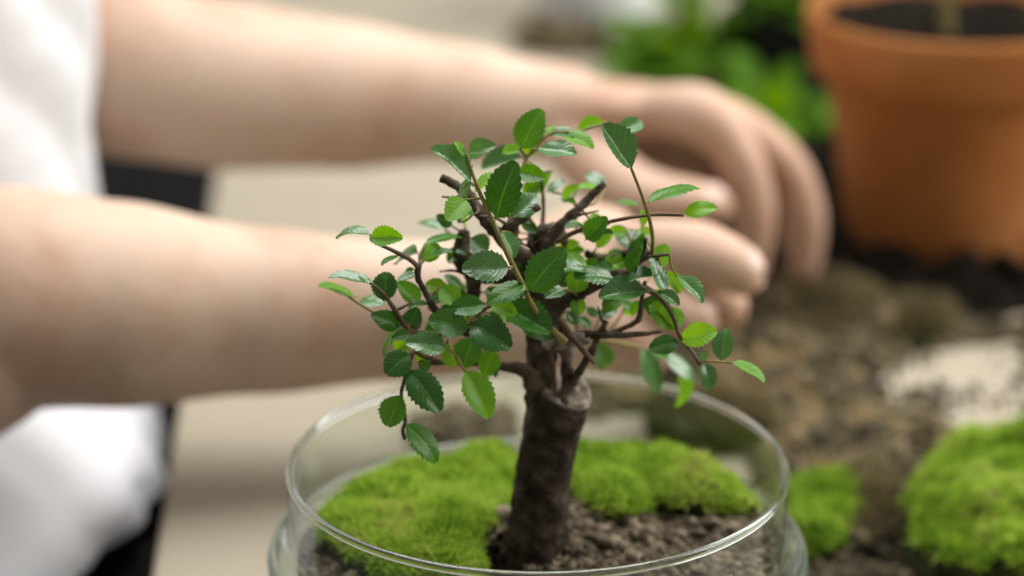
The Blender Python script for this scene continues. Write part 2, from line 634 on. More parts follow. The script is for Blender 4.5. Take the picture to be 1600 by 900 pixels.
def rand_rot(r, n):
    q = r.normal(0, 1, (n, 4))
    q /= np.linalg.norm(q, axis=1, keepdims=True)
    w, x, y, z = q.T
    return np.stack([np.stack([1 - 2 * (y * y + z * z), 2 * (x * y - z * w), 2 * (x * z + y * w)], -1),
                     np.stack([2 * (x * y + z * w), 1 - 2 * (x * x + z * z), 2 * (y * z - x * w)], -1),
                     np.stack([2 * (x * z - y * w), 2 * (y * z + x * w), 1 - 2 * (x * x + y * y)], -1)], 1)


def crumbs(name, P, sizes, mat, seed, parent=None, sub=1, long=1.0):
    r = np.random.default_rng(seed)
    var = ico_variants(6, sub, seed)
    which = r.integers(0, 6, len(P))
    VV, TT, off = [], [], 0
    for i in range(6):
        k = which == i
        n = int(k.sum())
        if not n:
            continue
        V, T = var[i]
        R = rand_rot(r, n)
        sc = sizes[k][:, None] * r.uniform(0.6, 1.3, (n, 3)) * np.array([long, 1, 1])
        W = np.einsum('nij,nvj->nvi', R, V[None] * sc[:, None, :]) + P[k][:, None, :]
        VV.append(W.reshape(-1, 3))
        TT.append((T[None] + (np.arange(n) * len(V))[:, None, None] + off).reshape(-1, 3))
        off += n * len(V)
    return np_mesh(name, np.concatenate(VV), np.concatenate(TT), mat, parent, True)


def spread(poly, n, seed):
    r = np.random.default_rng(seed)
    poly = np.asarray(poly)
    lo, hi = poly.min(0), poly.max(0)
    X, Y = r.uniform(lo[0], hi[0], n), r.uniform(lo[1], hi[1], n)
    k = in_poly(poly, X, Y)
    return X[k], Y[k]


def zpoly(pix, z=0.0):
    return [(PZ(a, b, z).x, PZ(a, b, z).y) for a, b in pix]


# ------------------------------------------------------------------ setting: floor and table
bm = bmesh.new()
bmesh.ops.create_grid(bm, x_segments=2, y_segments=2, size=3.0)
me = bpy.data.meshes.new('floor')
bm.to_mesh(me)
fl = mesh_obj('floor', me, 'dark_floor')
fl.location = (0, 1.0, -0.74)
fl['kind'] = 'structure'

e0, e1 = PZ(237, 900), PZ(338, 265)      # left edge of the board
sl = (e1.x - e0.x) / (e1.y - e0.y)
yA, yB = -0.32, 1.75
xa, xb = e0.x + sl * (yA - e0.y), e0.x + sl * (yB - e0.y)
bm = bmesh.new()
top = [bm.verts.new(p) for p in ((xa, yA, 0), (1.15, yA, 0), (1.15, yB, 0), (xb, yB, 0))]
f = bm.faces.new(top)
ex = bmesh.ops.extrude_face_region(bm, geom=[f])
bmesh.ops.translate(bm, verts=[v for v in ex['geom'] if isinstance(v, bmesh.types.BMVert)], vec=(0, 0, -0.022))
bmesh.ops.recalc_face_normals(bm, faces=bm.faces)
bmesh.ops.bevel(bm, geom=list(bm.edges), offset=0.0018, segments=2, affect='EDGES')
me = bpy.data.meshes.new('table')
bm.to_mesh(me)
table = mesh_obj('table', me, 'table_board', smooth=False)
table['kind'] = 'structure'
for (lx, ly) in ((xa + 0.12, yA + 0.1), (1.05, yA + 0.1), (xb + 0.15, yB - 0.1), (1.05, yB - 0.1)):
    V, F = tube_geo([(lx, ly, -0.74), (lx, ly, -0.022)], [0.022, 0.028], 16, 4)
    pyobj('leg', V, F, 'table_board', table)

# ------------------------------------------------------------------ glass jar
RIM_Z, RJ = 0.076, 0.0778
jar = empty('glass_jar', (0, 0, 0))
tag(jar, 'round clear glass terrarium bowl with wide shoulder holding the bonsai, soil and moss', 'jar')
t = 0.0021
outer = [(0.0795, 0.0006), (0.0825, 0.003), (0.0842, 0.008), (0.0846, 0.020), (0.0846, 0.040), (0.0843, 0.0445), (0.0832, 0.0478), (0.0812, 0.0500), (0.0793, 0.0516), (0.0781, 0.0537), (RJ, 0.0565), (RJ, 0.064), (RJ, RIM_Z - 0.0016)]
lathe('wall', outer, 'thin_glass', jar, 160)
inner = [(max(r - t, 0), max(z, 0.003)) for r, z in outer]
lathe('inner_wall', inner, 'thin_glass', jar, 160)
prof = []
for k in range(16):
    a = 2 * math.pi * k / 16
    prof.append((RJ - t / 2 + 0.00115 * math.cos(a), RIM_Z - 0.0004 + 0.0014 * math.sin(a)))
lathe('rim', prof, 'clear_glass', jar, 200, closed=True)
# thick rolled shoulder bead where the neck meets the body
prof = []
for k in range(16):
    a = 2 * math.pi * k / 16
    prof.append((0.0826 + 0.0022 * math.cos(a), 0.0462 + 0.0034 * math.sin(a)))
lathe('shoulder', prof, 'clear_glass', jar, 200, closed=True)
lathe('base', [(0.0001, 0.0004), (0.079, 0.0004), (0.0805, 0.0016), (0.0800, 0.0028), (0.0001, 0.0028)], 'clear_glass', jar, 96)

# ------------------------------------------------------------------ soil in the jar
RS = 0.0752


def soil_h(X, Y):
    rr = np.hypot(X, Y)
    n = vnoise(X, Y, 60, 11) * 0.006 + vnoise(X, Y, 160, 12) * 0.003
    mound = 0.005 * np.exp(-((X - 0.004) ** 2 + (Y - 0.004) ** 2) / (2 * 0.022 ** 2))
    hole = -0.016 * np.exp(-((X + 0.015) ** 2 + (Y + 0.014) ** 2) / (2 * 0.008 ** 2))
    return 0.0405 + n + mound + hole + 0.002 * (rr / RS) ** 4


V, F = [], []
nr, ns = 46, 128
for i in range(nr):
    r_ = RS * i / (nr - 1)
    for k in range(ns):
        a = 2 * math.pi * k / ns
        x, y = r_ * math.cos(a), r_ * math.sin(a)
        V.append((x, y, float(soil_h(np.array(x), np.array(y)))))
for k in range(ns):
    a = 2 * math.pi * k / ns
    V.append((RS * math.cos(a), RS * math.sin(a), 0.0042))
for i in range(nr):
    for k in range(ns):
        a, b = i * ns + k, i * ns + (k + 1) % ns
        F.append((a, b, b + ns, a + ns))
soil = pyobj('potting_soil', V, F, 'soil')
tag(soil, 'crumbly grey brown potting soil filling the glass bowl', 'soil', 'stuff')
n = 15000
a, q = rng.uniform(0, 2 * math.pi, n), np.sqrt(rng.uniform(0, 1, n)) * 0.0735
X, Y = q * np.cos(a), q * np.sin(a)
sz = np.exp(rng.normal(math.log(0.00058), 0.6, n)).clip(0.0003, 0.0026)
P_ = np.stack([X, Y, soil_h(X, Y) + sz * 0.25], -1)
# crumbs pressed against the glass
n2 = 3200
a2 = rng.uniform(0, 2 * math.pi, n2)
z2 = rng.uniform(0.006, 0.045, n2)
s2 = np.exp(rng.normal(math.log(0.0009), 0.4, n2)).clip(0.0004, 0.0022)
P2 = np.stack([(RS - s2 * 0.9) * np.cos(a2), (RS - s2 * 0.9) * np.sin(a2), z2], -1)
g = crumbs('soil_grains', np.concatenate([P_, P2]), np.concatenate([sz, s2]), 'soil', 21, soil, 2)
g['kind'] = 'stuff'
n3 = 1500  # near-black grains that paint the shade left of the trunk base
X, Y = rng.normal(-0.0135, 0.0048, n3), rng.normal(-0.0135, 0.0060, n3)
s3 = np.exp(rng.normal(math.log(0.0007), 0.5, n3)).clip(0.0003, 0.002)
g = crumbs('shade_grains', np.stack([X, Y, soil_h(X, Y) + s3 * 0.6 + 0.0006], -1), s3, 'humus_and_shade', 22, soil, 2)
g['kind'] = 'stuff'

# ------------------------------------------------------------------ moss in the jar
def clipjar(poly, rmax=0.0722):
    out = []
    for x, y in poly:
        d = math.hypot(x, y)
        s = min(1, rmax / d)
        out.append((x * s, y * s))
    return out


MZ = 0.046
moss('moss_cushion', clipjar(zpoly([(478, 800), (520, 750), (600, 722), (690, 708), (775, 690), (815, 700), (812, 760), (790, 800), (758, 828), (752, 880), (690, 895), (600, 880), (530, 845)], MZ + 0.008)),
     MZ - 0.002, 0.0105, 0.012, 3.6e6, 0.0032, 'moss_green', 31, 'broad bright green moss cushion left of the trunk inside the glass bowl', lump=0.4)
moss('moss_cushion', clipjar(zpoly([(830, 690), (880, 665), (935, 655), (965, 680), (1020, 712), (1025, 775), (985, 802), (940, 806), (895, 772), (840, 760)], MZ + 0.006)),
     MZ - 0.001, 0.0105, 0.010, 3.6e6, 0.0032, 'moss_green', 32, 'green moss cushion directly behind the trunk inside the glass bowl', lump=0.4)
moss('moss_cushion', clipjar(zpoly([(1008, 715), (1080, 692), (1160, 698), (1240, 735), (1240, 770), (1180, 797), (1080, 792), (1015, 772)], MZ + 0.006), 0.0742),
     MZ, 0.0105, 0.009, 3.6e6, 0.0032, 'moss_green', 33, 'green moss cushion against the right wall inside the glass bowl', lump=0.4)

# ------------------------------------------------------------------ bonsai
tree = empty('bonsai_tree', (0, 0, 0.044))
tag(tree, 'small leafy bonsai elm with thick dark cut trunk planted in the glass bowl', 'bonsai')


def px_line(pts):
    return [PY(a, b, c / 1000.0) for a, b, c in pts]


NODES = []


def branch(name, pts, radii, mat='bark', seg=10, rough=0.35, sub=6, fs=420):
    L = px_line(pts)
    V, F = tube_geo(L, [r / 1000 for r in radii], seg, sub, rough, fs)
    o = pyobj(name, V, F, mat)
    adopt(o, tree)
    for i, p in enumerate(catmull(L, 5)):
        NODES.append(p)
    return o


# trunk
L = px_line([(835, 905, 0), (838, 868, 0), (842, 810, 0), (848, 750, 0), (858, 690, 0), (868, 648, 0), (880, 617, -1)])
V, F = tube_geo(L, [0.0135, 0.0108, 0.0094, 0.0088, 0.0088, 0.0093, 0.0086], 48, 16, 0.075, 260, 0.12)
adopt(pyobj('trunk', V, F, 'trunk_bark'), tree)
# cut face with a raised callus ring
c = PY(884, 612, -0.001)
tn = Vector((0.30, -0.42, 0.86)).normalized()
ux = (Vector((1, 0, 0)) - tn * tn.x).normalized()
uy = tn.cross(ux)
V, F = [], []
for i in range(9):
    rr = 0.0086 * i / 8
    for k in range(40):
        th = 2 * math.pi * k / 40
        p = c + ux * rr * math.cos(th) + uy * rr * math.sin(th)
        h = 0.0006 + 0.0011 * math.exp(-((i - 6.6) / 1.1) ** 2) - (0.0016 if i == 8 else 0) + 0.0009 * mnoise.noise(p * 420)
        V.append(p + tn * h)
for i in range(8):
    for k in range(40):
        a, b = i * 40 + k, i * 40 + (k + 1) % 40
        F.append((a, b, b + 40, a + 40))
adopt(pyobj('cut_face', V, F, 'cut_wood'), tree)

B = branch
B('branch', [(846, 650, 1), (846, 590, 1), (847, 540, 0), (850, 490, -1), (852, 450, -1), (850, 405, 0)], [5.2, 4.9, 4.4, 5.0, 4.8, 3.2], seg=18, rough=0.25, fs=260)
B('branch', [(852, 470, 0), (815, 440, 0), (770, 430, 0), (735, 425, 2), (722, 395, 3), (725, 360, 4)], [3.8, 2.9, 2.6, 3.0, 2.7, 1.8], seg=14)
B('branch', [(850, 425, -2), (815, 398, -3), (780, 370, -4), (755, 340, -5), (735, 308, -5), (712, 289, -5), (690, 278, -6)], [3.0, 2.1, 1.9, 1.9, 1.7, 1.4, 1.2], seg=12)
B('branch', [(726, 400, 3), (740, 440, 2), (738, 470, 2), (735, 490, 2)], [2.7, 2.4, 2.0, 1.2], seg=12)
B('branch', [(778, 372, -5), (800, 350, -6), (818, 340, -6), (842, 322, -6)], [1.6, 1.9, 1.6, 1.1])
B('branch', [(806, 350, -6), (803, 365, -7), (803, 372, -7)], [1.3, 1.2, 1.0])
B('branch', [(852, 415, 2), (860, 375, 3), (885, 345, 4), (912, 318, 5), (944, 286, 6)], [2.8, 2.4, 1.6, 1.35, 1.05])
B('branch', [(838, 400, 4), (832, 372, 6), (846, 364, 6), (872, 366, 6), (885, 380, 6)], [1.8, 1.8, 2.8, 2.4, 1.2])
B('branch', [(852, 482, -2), (890, 464, -4), (925, 448, -6), (960, 430, -8), (985, 424, -9), (1002, 405, -9), (1015, 392, -9)], [4.2, 2.6, 2.0, 1.6, 1.3, 1.0, 0.9])
B('branch', [(915, 395, 8), (945, 408, 8), (975, 398, 8), (1000, 392, 6)], [1.2, 2.0, 1.6, 0.9])
B('branch', [(870, 545, -6), (905, 525, -7), (945, 524, -9), (990, 523, -11), (1034, 518, -12)], [1.9, 1.5, 1.1, 0.9, 0.5])
B('branch', [(948, 522, -9), (975, 512, -9), (998, 498, -10), (1003, 465, -10), (1008, 440, -10)], [0.8, 0.8, 0.9, 0.7, 0.6])
B('branch', [(895, 598, -4), (915, 565, -5), (930, 537, -7), (947, 501, -8)], [1.5, 1.3, 1.1, 1.0])
B('branch', [(888, 612, -3), (886, 575, -2), (883, 535, -1), (875, 500, -1)], [2.2, 1.9, 1.8, 2.2])
B('branch', [(838, 600, -2), (822, 580, -4), (790, 573, -6), (740, 567, -8), (700, 566, -9), (665, 568, -10)], [3.6, 2.6, 1.5, 1.1, 0.9, 0.7])
B('branch', [(833, 582, -5), (818, 573, -8), (812, 578, -9)], [1.2, 0.8, 0.5], seg=8)
B('branch', [(877, 500, -12), (893, 525, -14), (910, 545, -16), (929, 568, -18)], [1.0, 1.0, 0.9, 0.7], 'brown_twig')
B('branch', [(868, 614, -8), (865, 580, -9), (860, 545, -9)], [0.7, 0.6, 0.5], 'brown_twig', 8)
for (x0, y0, x1, y1) in ((850, 538, 872, 531), (868, 541, 915, 533), (880, 520, 912, 525), (905, 528, 921, 533), (853, 533, 858, 545)):
    B('branch', [(x0, y0, -9), ((x0 + x1) / 2, (y0 + y1) / 2 + 2, -10), (x1, y1, -10)], [1.3, 1.1, 1.0], 'cut_wood', 8)
# long young stem in front
B('branch', [(884, 534, -16), (858, 510, -18), (832, 478, -21), (818, 448, -23), (800, 412, -25), (785, 380, -26), (768, 342, -27), (750, 302, -28), (738, 270, -28), (729, 240, -28)],
  [1.05, 0.95, 0.9, 0.85, 0.8, 0.75, 0.7, 0.6, 0.5, 0.35], 'green_twig', 10, 0.15)
# left sprig
B('branch', [(735, 520, -8), (700, 505, -10), (678, 480, -12), (664, 455, -13), (652, 432, -14), (656, 412, -14)], [1.6, 1.3, 1.1, 1.0, 1.0, 0.8])
B('branch', [(654, 418, -14), (640, 405, -15), (615, 392, -16), (582, 377, -17)], [0.9, 0.75, 0.65, 0.5], 'brown_twig', 8, 0.15)
B('branch', [(700, 520, -11), (665, 522, -14), (640, 517, -16), (624, 495, -17), (606, 468, -18), (592, 452, -18), (578, 442, -19)], [1.2, 1.0, 0.85, 0.75, 0.65, 0.5, 0.4], 'brown_twig', 8, 0.2)
B('branch', [(600, 490, -15), (585, 488, -14), (562, 475, -13), (540, 460, -12)], [0.45, 0.45, 0.4, 0.4], 'green_twig', 8, 0.1)
B('branch', [(612, 488, -16), (625, 482, -15), (645, 472, -14)], [0.5, 0.5, 0.4], 'brown_twig', 8, 0.1)
B('branch', [(730, 515, -14), (742, 495, -18), (762, 480, -21), (780, 475, -22)], [0.7, 0.7, 0.6, 0.5], 'brown_twig', 8, 0.15)
B('branch', [(702, 522, -14), (704, 540, -18), (715, 560, -22), (727, 580, -24)], [0.5, 0.5, 0.5, 0.45], 'green_twig', 8, 0.1)
B('branch', [(690, 567, -12), (660, 555, -20), (645, 552, -24), (634, 588, -26), (627, 618, -26), (633, 655, -27), (629, 672, -27), (632, 686, -27)], [0.8, 0.8, 0.75, 0.6, 0.55, 0.5, 0.5, 0.6], 'brown_twig', 8, 0.2)
# right sprigs
B('branch', [(1018, 400, -10), (1020, 372, -14), (1014, 340, -16), (1003, 305, -18), (990, 272, -19), (986, 262, -19)], [0.7, 0.6, 0.55, 0.5, 0.45, 0.4], 'green_twig', 8, 0.1)
B('branch', [(870, 378, -2), (900, 362, -5), (950, 347, -9), (1000, 338, -12), (1035, 336, -14), (1068, 337, -15)], [0.8, 0.75, 0.6, 0.5, 0.45, 0.4], 'brown_twig', 8, 0.15)
B('branch', [(985, 425, -10), (1005, 395, -12), (1008, 372, -12)], [0.7, 0.5, 0.6], 'bark', 8)
B('branch', [(1012, 402, -12), (1028, 400, -13), (1046, 397, -14)], [0.7, 0.5, 0.4], 'brown_twig', 8)
B('branch', [(975, 428, -9), (1005, 450, -14), (1030, 465, -17), (1052, 495, -20), (1062, 525, -22), (1080, 548, -22), (1094, 570, -23)], [0.9, 0.8, 0.75, 0.65, 0.55, 0.5, 0.5], 'brown_twig', 8, 0.2)
B('branch', [(1092, 565, -23), (1110, 564, -23), (1128, 566, -23), (1145, 567, -24)], [0.4, 0.4, 0.35, 0.3], 'green_twig', 8, 0.1)
# upper and rear thin shoots
B('branch', [(846, 405, 12), (848, 350, 18), (849, 320, 22), (846, 270, 24)], [1.3, 0.7, 0.6, 0.5], 'bark', 8)
B('branch', [(800, 340, -2), (808, 290, 4), (822, 250, 8), (838, 228, 10), (850, 212, 11)], [0.8, 0.6, 0.55, 0.5, 0.4], 'green_twig', 8, 0.1)
B('branch', [(838, 228, 10), (862, 208, 12), (885, 206, 12), (905, 205, 14), (945, 195, 14), (975, 205, 12)], [0.45, 0.4, 0.4, 0.35, 0.35, 0.3], 'green_twig', 8, 0.1)
B('branch', [(885, 355, 10), (905, 330, 16), (880, 305, 20), (862, 300, 24)], [0.6, 0.5, 0.4, 0.35], 'brown_twig', 8, 0.1)
B('branch', [(875, 535, 4), (920, 530, 14), (960, 535, 22), (1000, 542, 30), (1035, 552, 34), (1060, 572, 36)], [1.0, 0.7, 0.6, 0.5, 0.45, 0.4], 'green_twig', 8, 0.1)
B('branch', [(735, 385, 8), (712, 372, 16), (695, 358, 22)], [0.8, 0.6, 0.4], 'brown_twig', 8, 0.1)


# leaf meshes: serrated, pleated between the side veins, folded along the midrib
def leaf_mesh(i, curl, fold, pleat, tipdrop, obov):
    r = random.Random(100 + i)
    nu, nv = 46, 5
    V, UV = [], []
    teeth = 9
    for a in range(nu):
        u = a / (nu - 1)
        prof = 1.06 * (math.sin(math.pi * min(1, u ** obov)) ** 0.62) * (1 - 0.10 * u)
        prof = max(prof, 0.0)
        for b in range(-nv, nv + 1):
            v = b / nv
            ev = prof * 0.5
            if abs(b) == nv:                      # sawtooth edge
                ph = (u * teeth + (0.0 if b > 0 else 0.35) + 0.1 * r.random()) % 1.0
                ev *= 1.0 + 0.15 * (ph - 0.5)
                ev += 0.018 * ph * (1 if 0.06 < u < 0.97 else 0)
            y = v * ev
            uu = u + (0.035 * abs(v) if 0.02 < u < 0.98 else 0)
            x = uu
            z = fold * abs(y) - curl * (u - 0.35) ** 2 * 0.5 - tipdrop * max(0, u - 0.6) ** 2 * 1.6 - 0.5 * curl * y * y * 2
            sv = ((u - 0.30 * abs(v) + 0.05 * mnoise.noise(Vector((u * 4, v * 2, i)))) * 7.0 + 0.5) % 1.0
            z += pleat * (abs(sv - 0.5) * -1.0) * abs(v) * (1 if prof > 0.2 else 0.3)
            z += 0.02 * mnoise.noise(Vector((u * 3 + i * 5, y * 4, 0.3)))
            V.append((x, y, z))
            UV.append((u, 0.5 + v * 0.5))
    W = 2 * nv + 1
    F = []
    for a in range(nu - 1):
        for b in range(W - 1):
            k = a * W + b
            F.append((k, k + W, k + W + 1, k + 1))
    # petiole
    o = len(V)
    for (x, h) in ((-0.10, 0.012), (0.03, 0.014)):
        for (yy, zz) in ((h, 0), (0, h), (-h, 0), (0, -h)):
            V.append((x, yy, zz - 0.02 * (x < 0)))
            UV.append((0.5, 0.5))
    for k in range(4):
        F.append((o + k, o + (k + 1) % 4, o + 4 + (k + 1) % 4, o + 4 + k))
    me = bpy.data.meshes.new('leaf')
    me.from_pydata(V, [], F)
    me.update()
    uvl = me.uv_layers.new(name='UVMap')
    for lp in me.loops:
        uvl.data[lp.index].uv = UV[lp.vertex_index]
    me.polygons.foreach_set('use_smooth', [True] * len(me.polygons))
    return me


sr = random.Random(3)
SHAPES = [leaf_mesh(k, sr.uniform(-0.2, 0.5), sr.uniform(0.12, 0.45), sr.uniform(0.007, 0.016), sr.uniform(0.0, 0.5), sr.uniform(0.78, 1.05)) for k in range(14)]
LEAFMESH = {}
KEYS = {'d': 'leaf_dark', 'm': 'leaf_mid', 'b': 'leaf_bright', 'p': 'leaf_pale'}
for kk, mn in KEYS.items():
    for si, sm in enumerate(SHAPES):
        c_ = sm.copy()
        c_.materials.append(MATS[mn])
        LEAFMESH[kk, si] = c_

# base x, base y, tip x, tip y, seen width (photo pixels), depth of base mm, tip depth offset mm, kind
LEAVES = [
    (736, 286, 678, 231, 30, -29, -2, 'p'), (732, 239, 768, 226, 28, -28, -4, 'p'), (726, 244, 711, 222, 11, -28, 0, 'b'),
    (774, 342, 800, 257, 54, -28, -3, 'd'), (742, 302, 773, 268, 15, -24, 3, 'b'), (737, 286, 713, 310, 22, -22, 4, 'd'),
    (728, 312, 698, 346, 36, -24, -6, 'b'), (742, 334, 711, 339, 11, -14, 2, 'm'),
    (813, 232, 845, 171, 44, 8, 2, 'm'), (840, 233, 899, 238, 25, 4, -4, 'p'), (815, 236, 783, 236, 16, 10, 2, 'b'),
    (836, 222, 822, 244, 20, 10, 0, 'b'), (852, 212, 874, 198, 16, 14, 3, 'b'), (858, 208, 899, 209, 15, 14, -3, 'p'),
    (878, 209, 927, 228, 20, 12, -4, 'b'), (944, 190, 903, 203, 20, 16, 2, 'b'), (964, 206, 1005, 192, 25, 16, 4, 'p'),
    (987, 264, 939, 196, 40, -19, 0, 'p'), (816, 247, 754, 264, 27, 22, 5, 'p'), (808, 268, 851, 277, 28, -4, -4, 'm'),
    (846, 286, 815, 302, 26, 24, 2, 'm'), (803, 338, 840, 304, 34, -8, 3, 'p'), (784, 362, 804, 402, 21, -14, -4, 'p'),
    (578, 366, 525, 365, 11, -17, 3, 'p'), (579, 371, 627, 371, 30, -18, -3, 'b'), (588, 380, 606, 371, 14, -15, 2, 'p'),
    (622, 398, 596, 411, 8, -15, -3, 'm'), (652, 394, 616, 408, 17, -2, 6, 'p'), (666, 380, 720, 364, 13, -4, 4, 'm'),
    (658, 407, 687, 382, 28, -8, 3, 'b'), (662, 408, 706, 392, 9, -8, 0, 'm'), (696, 360, 653, 345, 15, 24, 4, 'p'),
    (581, 444, 514, 429, 15, -19, 2, 'p'), (578, 442, 562, 427, 9, -18, 3, 'b'), (556, 463, 502, 441, 12, -12, -3, 'b'),
    (602, 474, 561, 466, 19, -4, 4, 'p'), (600, 471, 604, 425, 38, -18, 3, 'd'), (656, 472, 622, 440, 28, -10, 0, 'm'),
    (624, 509, 584, 492, 30, -17, -3, 'd'), (638, 520, 651, 480, 30, -15, 3, 'd'), (651, 428, 622, 438, 12, -14, -2, 'p'),
    (648, 420, 631, 436, 9, -13, 2, 'm'), (672, 476, 640, 478, 10, -12, -3, 'p'), (702, 456, 664, 444, 22, -10, 2, 'b'),
    (690, 448, 716, 476, 32, -10, -3, 'b'), (758, 476, 703, 484, 31, -20, -2, 'd'), (732, 512, 672, 499, 42, -23, -3, 'd'),
    (736, 505, 797, 541, 52, -24, -4, 'd'), (697, 543, 636, 533, 34, -27, -2, 'p'), (822, 444, 762, 469, 30, -24, -4, 'm'),
    (768, 478, 807, 490, 24, -24, -4, 'b'), (786, 484, 793, 504, 14, -23, -2, 'b'), (764, 488, 779, 500, 18, -18, 0, 'p'),
    (785, 476, 860, 520, 46, -18, -4, 'd'), (810, 492, 858, 528, 34, -13, -2, 'd'), (825, 455, 876, 393, 54, -27, -3, 'd'),
    (796, 418, 726, 418, 46, -27, -3, 'p'), (640, 552, 604, 583, 42, -25, -3, 'd'), (638, 578, 688, 640, 48, -27, -4, 'd'),
    (626, 617, 606, 666, 40, -27, -2, 'm'), (634, 661, 686, 718, 36, -28, -3, 'm'), (741, 528, 722, 573, 42, -19, -3, 'm'),
    (697, 538, 713, 573, 30, -15, 2, 'b'), (772, 546, 756, 588, 34, -16, -2, 'b'), (728, 579, 766, 651, 44, -25, -4, 'b'),
    (660, 548, 656, 568, 16, -17, 0, 'b'), (640, 528, 621, 549, 24, -17, 2, 'b'), (640, 522, 613, 528, 18, -20, -3, 'd'),
    (620, 512, 596, 555, 11, -18, -3, 'm'), (654, 566, 670, 580, 20, -16, 0, 'd'), (722, 452, 696, 428, 17, 6, 2, 'd'),
    (1013, 314, 1090, 285, 19, -16, 5, 'm'), (1068, 332, 1118, 322, 24, -15, -2, 'b'), (916, 374, 947, 341, 32, -10, -3, 'd'),
    (936, 352, 925, 334, 18, 4, 2, 'b'), (1016, 386, 963, 362, 32, 12, 6, 'p'), (1022, 420, 1042, 382, 30, -2, 3, 'b'),
    (986, 432, 1001, 390, 23, -14, -2, 'd'), (932, 388, 957, 360, 20, 6, 2, 'b'), (905, 293, 935, 288, 11, 20, 4, 'b'),
    (878, 310, 902, 291, 15, 16, -2, 'b'), (946, 291, 916, 268, 20, 34, 4, 'p'), (997, 320, 962, 313, 9, 24, 2, 'm'),
    (900, 319, 879, 315, 9, 8, 2, 'm'), (918, 416, 881, 401, 16, -12, -2, 'b'), (916, 424, 880, 416, 16, -15, -4, 'p'),
    (960, 433, 901, 427, 26, -13, -4, 'p'), (899, 458, 905, 418, 34, -8, 2, 'b'), (1007, 454, 938, 462, 36, -18, -4, 'p'),
    (970, 458, 944, 486, 28, -13, -3, 'm'), (1028, 430, 984, 437, 17, -16, -4, 'd'), (1038, 458, 1016, 404, 21, -19, 3, 'p'),
    (1038, 424, 1062, 458, 22, -12, -3, 'b'), (1058, 432, 1101, 468, 22, -15, -4, 'p'), (1030, 455, 1061, 476, 19, -19, -3, 'p'),
    (1036, 462, 1010, 487, 24, -14, 2, 'd'), (1058, 516, 1018, 474, 34, -20, 2, 'b'), (1059, 513, 1054, 479, 15, -21, 3, 'b'),
    (1062, 531, 1118, 517, 36, -22, -3, 'b'), (1061, 534, 1016, 543, 29, -22, -2, 'd'), (1127, 563, 1134, 515, 31, -23, 2, 'p'),
    (1101, 563, 1096, 549, 16, -23, -1, 'p'), (1143, 566, 1196, 593, 14, -24, -3, 'b'), (1103, 567, 1108, 609, 27, -23, -3, 'p'),
    (932, 534, 948, 578, 34, 14, 2, 'p'), (1003, 543, 1036, 614, 32, 30, 0, 'p'), (1038, 553, 1088, 590, 21, 34, 0, 'p'),
    (1060, 574, 1060, 636, 21, 36, 0, 'b'), (896, 464, 908, 492, 24, -6, 0, 'b'), (882, 452, 853, 463, 20, -12, -4, 'p'),
    (886, 486, 901, 507, 17, -8, -2, 'p'), (735, 372, 762, 392, 34, 4, 0, 'p'), (795, 405, 828, 420, 26, 0, 0, 'd'),
    (843, 392, 838, 422, 18, 8, 0, 'b'), (885, 392, 894, 428, 20, 10, 0, 'm'), (852, 388, 866, 408, 18, 2, -2, 'b'),
    (690, 505, 664, 520, 22, -8, 0, 'm'), (760, 560, 775, 590, 14, -10, 0, 'd'), (985, 456, 1000, 440, 16, -8, 0, 'd'),
    (720, 385, 700, 410, 20, 12, 0, 'd'), (725, 445, 712, 470, 20, 14, 0, 'm'), (862, 268, 843, 300, 20, 26, 2, 'm'),
    (1020, 452, 1036, 478, 18, -12, 0, 'b'), (948, 398, 972, 392, 12, 10, 0, 'm'), (1046, 560, 1020, 548, 14, 30, 0, 'm'),
    (905, 438, 930, 405, 26, 2, 0, 'm'), (952, 420, 985, 405, 20, 4, 2, 'b'), (870, 445, 900, 428, 22, -2, 0, 'd'), (985, 408, 1012, 372, 20, 6, 0, 'd'),
    (812, 345, 838, 362, 18, 4, 0, 'd'), (752, 402, 790, 440, 30, 2, 0, 'd'), (690, 478, 720, 500, 24, -4, 0, 'd'), (640, 498, 612, 520, 18, -12, 2, 'm'),
    (870, 398, 905, 380, 18, 8, 0, 'b'), (1000, 470, 985, 492, 14, -4, 0, 'm'), (785, 470, 760, 450, 24, -6, 2, 'd'), (668, 470, 690, 455, 18, -4, 3, 'd'),
    (855, 300, 880, 280, 14, 22, 2, 'p'), (790, 262, 770, 285, 18, 6, 2, 'd'), (770, 300, 800, 318, 20, 2, 2, 'b'), (1046, 470, 1030, 500, 18, -12, 0, 'd'),
]


